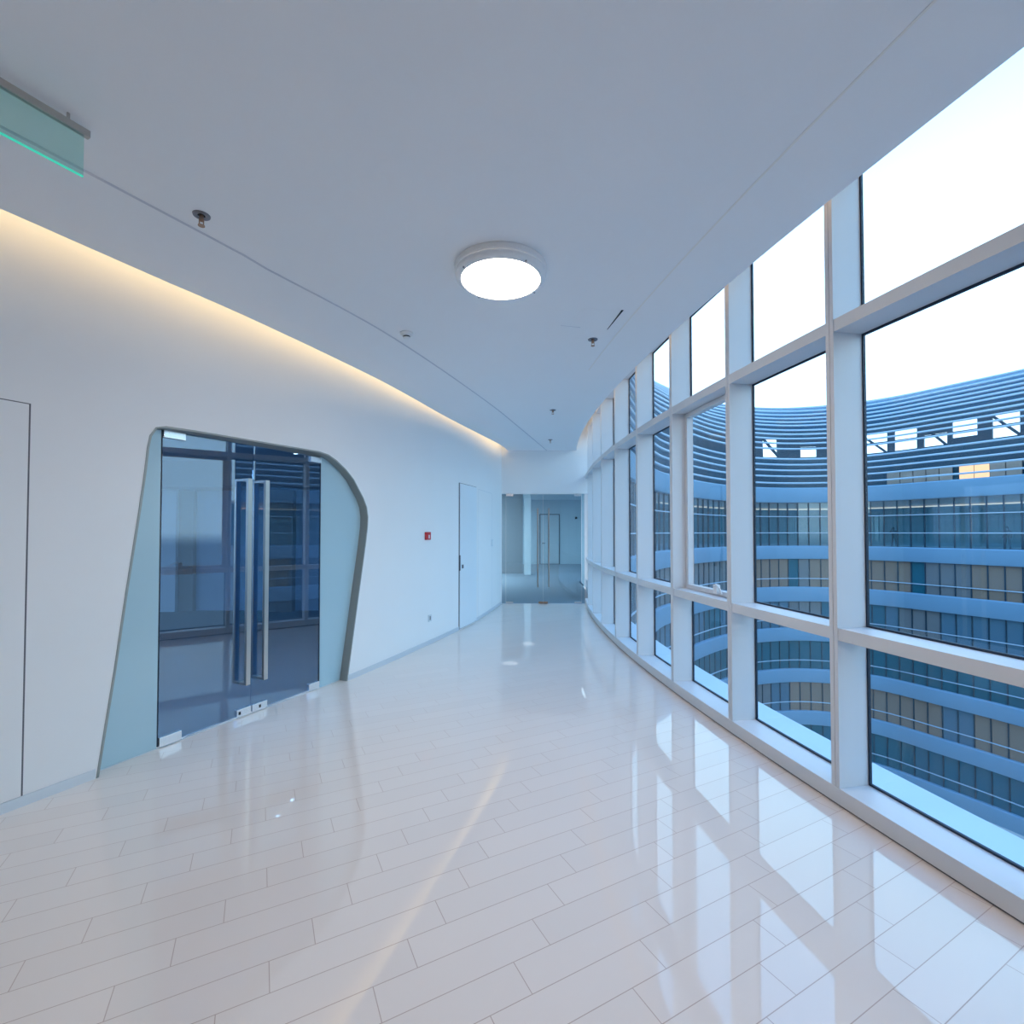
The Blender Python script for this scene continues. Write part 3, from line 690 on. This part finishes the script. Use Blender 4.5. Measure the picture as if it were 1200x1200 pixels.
# glazing modules
def project(p):
    c, sn = math.cos(0.02116), math.sin(0.02116)
    y = p[1] * c + (p[2] - EYE) * sn; z = -p[1] * sn + (p[2] - EYE) * c
    return (600 + 567 * p[0] / y, 611.5 - 567 * z / y, y) if y > 0.1 else None
MOD = 1.02
cells = []
for i, (zt, zb) in enumerate(STO):
    for k in range(int(LOPP / MOD)):
        s0 = k * MOD; c = opp(s0 + MOD / 2, 0, (zt + zb) / 2); pr = project(c)
        if not pr: continue
        q0, q1 = project(opp(s0, 0, zt)), project(opp(s0 + MOD, 0, zb))
        vis = 690 < pr[0] < 1215 and pr[1] < 1000
        if not vis: area = 0
        else: area = abs(q1[0] - q0[0]) * abs(q1[1] - q0[1])
        # parts of the lower storeys hide behind our own ledge
        if i >= 1 and pr[0] < 960 and pr[1] > 640 + (pr[0] - 690) * 0.95: area *= 0.05
        cells.append((area, i, k))
cells.sort(reverse=True)
def runs(i):
    # storey-wise runs of blinds and clear teal glass
    r = random.Random(31 + i); out = []; kk = 0
    seq = [[4, 1, 0], [3, 2, 4, 3, 0], [4, 1, 2, 4, 0], [0, 1, 0, 4, 0], [3, 3, 2, 3, 4], [0, 1, 0, 1]][i]
    while kk < 120:
        n = r.randint(1, 5); out += [r.choice(seq)] * n; kk += n
    return out
RUN = [runs(i) for i in range(len(STO))]
def win_meshes(i, k):
    zt, zb = STO[i]; s0 = k * MOD
    fr = MB(); 
    fr.sweep([[opp(s, -0.04, zb), opp(s, 0.10, zb), opp(s, 0.10, zt), opp(s, -0.04, zt)] for s in (s0, s0 + 0.075)])
    pn = MB(); pn.sweep([[opp(s, 0.0, zb - 0.02), opp(s, 0.02, zb - 0.02), opp(s, 0.02, zt + 0.02), opp(s, 0.0, zt + 0.02)] for s in (s0 + 0.075, s0 + MOD)])
    return fr, pn
for area, i, k in cells[:100]:
    fr, pn = win_meshes(i, k)
    f = fr.build('window', M_navy, bld)
    pn.build('pane', M_s0 if i == 0 else M_ip[RUN[i][k]], f)
rest_f = MB(); rest_p = {}
for area, i, k in cells[100:]:
    fr, pn = win_meshes(i, k); rest_f.add(fr.v, fr.f)
    key = 's0' if i == 0 else RUN[i][k]
    rest_p.setdefault(key, MB()).add(pn.v, pn.f)
ro = rest_f.build('windows', M_navy, bld, kind='stuff')
me = ro.data
for key, mb in rest_p.items():
    tmp = mb.build('tmp', M_s0 if key == 's0' else M_ip[key])
    me.materials.append(tmp.data.materials[0])
    bm = bmesh.new(); bm.from_mesh(me); n0 = len(bm.faces); bm.from_mesh(tmp.data); bm.faces.ensure_lookup_table()
    for f in bm.faces[n0:]: f.material_index = len(me.materials) - 1
    bm.to_mesh(me); bm.free()
    td = tmp.data; bpy.data.objects.remove(tmp); bpy.data.meshes.remove(td)

# people behind the far glazing
def person(x_pix_dir, lab, arms_up):
    # stands on the open storey's floor, just inside the glass
    s = x_pix_dir; px, py, pz = opp(s, -0.45, STO[0][1] - 0.02)
    d = Vector(opp(s, 1, 0)) - Vector(opp(s, 0, 0)); d.normalize(); side = Vector((-d[1], d[0], 0))
    root = empty('person', (px, py, pz), label=lab, cat='person')
    o = Vector((px, py, pz)); U = Vector((0, 0, 1))
    def P(a, f, z): return o + side * a + d * f + U * z
    V = {'pelvis': (P(0, 0, 0.95), .15), 'belly': (P(0, 0, 1.15), .14), 'chest': (P(0, 0.01, 1.36), .17), 'neck': (P(0, 0.02, 1.52), .06), 'head0': (P(0, 0.04, 1.63), .085), 'head1': (P(0, 0.05, 1.75), .08)}
    E = [('pelvis', 'belly'), ('belly', 'chest'), ('chest', 'neck'), ('neck', 'head0'), ('head0', 'head1')]
    for sg, nm in ((-1, 'l'), (1, 'r')):
        V['hip' + nm] = (P(sg * .10, 0, .88), .09); V['knee' + nm] = (P(sg * .13, .02, .49), .065); V['ankle' + nm] = (P(sg * .15, 0, .09), .045); V['toe' + nm] = (P(sg * .17, .17, .035), .035)
        E += [('pelvis', 'hip' + nm), ('hip' + nm, 'knee' + nm), ('knee' + nm, 'ankle' + nm), ('ankle' + nm, 'toe' + nm)]
        V['sh' + nm] = (P(sg * .19, 0, 1.42), .065)
        if arms_up: V['el' + nm] = (P(sg * .30, .14, 1.25), .045); V['ha' + nm] = (P(sg * .07, .24, 1.60), .038)
        else: V['el' + nm] = (P(sg * .25, -.02, 1.14), .045); V['ha' + nm] = (P(sg * .24, .10, .90), .038)
        E += [('chest', 'sh' + nm), ('sh' + nm, 'el' + nm), ('el' + nm, 'ha' + nm)]
    keys = list(V); me = bpy.data.meshes.new('body'); me.from_pydata([V[k][0] - o for k in keys], [(keys.index(a), keys.index(b)) for a, b in E], [])
    b = bpy.data.objects.new('body', me); COL.objects.link(b); b.parent = root
    sk = b.modifiers.new('skin', 'SKIN'); 
    if not me.skin_vertices: 
        bm = bmesh.new(); bm.from_mesh(me); bm.verts.layers.skin.verify(); bm.to_mesh(me); bm.free()
    for i, k in enumerate(keys):
        sv = me.skin_vertices[0].data[i]; sv.radius = (V[k][1], V[k][1]); sv.use_root = (k == 'pelvis')
    ss = b.modifiers.new('sub', 'SUBSURF'); ss.levels = 1; ss.render_levels = 2
    me.materials.append(M_cloth)
    hd = MB(); c = P(0, 0.05, 1.69)
    rings = []
    for j in range(9):
        t = math.pi * j / 8; r = 0.1 * math.sin(t); zz = 0.125 * math.cos(t)
        rings.append([c + side * (r * .85 * math.cos(q)) + d * (r * math.sin(q)) + U * (zz + 0.01) for q in [2 * math.pi * i / 14 for i in range(14)]])
    hd.sweep(rings, caps=False).build('hair', M_cloth, root, smooth=True)
    if arms_up:
        cam = MB(); cc = P(0, 0.26, 1.64)
        cam.lathe(cc, [(0, -0.02), (0.06, -0.02), (0.06, 0.04), (0.035, 0.05), (0.035, 0.13), (0, 0.13)], 14, d)
        cam.build('camera', M_black, None, label='dark camera held up by the person behind the far glazing', cat='camera')
def s_near(xp):
    return min(frange(LOPP * 0.35, LOPP * 0.85, 600), key=lambda s: abs(project(opp(s, -0.45, 1.2))[0] - xp))
person(s_near(1048), 'person in dark clothes raising both arms to the face behind the far glazing', True)
person(s_near(1181), 'person in dark clothes standing with arms down behind the far glazing', False)

m = MB(); m.box(-5, 70, -40, 70, -24.3, -24.0)
m.build('courtyard_ground', M_pave, label='grey paved courtyard ground far below the windows', cat='ground', kind='structure')

# ------------------------------------------------------------------ sky
w = bpy.data.worlds.new('dusk_sky'); S.world = w; w.use_nodes = True
nt = w.node_tree; nt.nodes.clear()
out = nt.nodes.new('ShaderNodeOutputWorld'); bg = nt.nodes.new('ShaderNodeBackground')
tc = nt.nodes.new('ShaderNodeTexCoord'); sp = nt.nodes.new('ShaderNodeSeparateXYZ')
nt.links.new(tc.outputs['Generated'], sp.inputs[0])
cr = nt.nodes.new('ShaderNodeValToRGB'); els = cr.color_ramp.elements
mr = nt.nodes.new('ShaderNodeMapRange'); mr.inputs['From Min'].default_value = -1; mr.inputs['From Max'].default_value = 1
nt.links.new(sp.outputs['Z'], mr.inputs['Value']); nt.links.new(mr.outputs[0], cr.inputs[0])
stops = [(0.0, (0.10, 0.12, 0.14)), (0.49, (0.25, 0.28, 0.32)), (0.50, (0.98, 0.93, 0.90)), (0.62, (0.98, 0.98, 0.99)), (0.74, (0.78, 0.90, 0.98)), (0.84, (0.38, 0.63, 0.97)), (1.0, (0.20, 0.44, 0.95))]
els[0].position, els[0].color = stops[0][0], (*stops[0][1], 1); els[1].position, els[1].color = stops[-1][0], (*stops[-1][1], 1)
for p, c in stops[1:-1]:
    e = els.new(p); e.color = (*c, 1)
nt.links.new(cr.outputs[0], bg.inputs[0]); bg.inputs[1].default_value = 2.9
nt.links.new(bg.outputs[0], out.inputs[0])

# ------------------------------------------------------------------ unseen area lights added to brighten the two side rooms
def fill_light(name, x, y, z, sx, sy, power, col, rz=0.0):
    ld = bpy.data.lights.new(name, 'AREA'); ld.shape = 'RECTANGLE'; ld.size = sx; ld.size_y = sy; ld.energy = power; ld.color = col
    o = bpy.data.objects.new(name, ld); COL.objects.link(o); o.location = (x, y, z); o.rotation_euler = (0, 0, rz)
fill_light('hall_fill_light', -2.4, 16.2, 3.15, 2.0, 2.5, 290, (0.84, 0.94, 1.0))
fill_light('hall_fill_light', -2.0, 21.5, 3.15, 2.0, 3.0, 200, (0.84, 0.94, 1.0))
fill_light('room_fill_light', *wall_pt(4.3, 0.40, 2.9), 0.25, 2.4, 70, (0.70, 0.86, 1.0), math.radians(-24))
fill_light('room_fill_light', -9.8, 1.0, 2.9, 2.0, 4.0, 300, (0.60, 0.80, 1.0))

# ------------------------------------------------------------------ camera and view
cd = bpy.data.cameras.new('camera'); cam = bpy.data.objects.new('camera', cd); COL.objects.link(cam)
cam.location = (0, 0, EYE); cam.rotation_euler = (math.radians(90) + math.atan(12 / 567), 0, 0)
cd.sensor_width = 36; cd.lens = 567 / 1200 * 36; cd.shift_y = 11.5 / 1200; cd.clip_end = 500; cd.clip_start = 0.05
S.camera = cam
S.view_settings.view_transform = 'Standard'; S.view_settings.look = 'None'; S.view_settings.gamma = 1
S.view_settings.exposure = 0.13; S.view_settings.use_curve_mapping = False
S.cycles.transparent_max_bounces = 32; S.cycles.max_bounces = 10; S.cycles.diffuse_bounces = 6
S.cycles.sample_clamp_indirect = 6.0
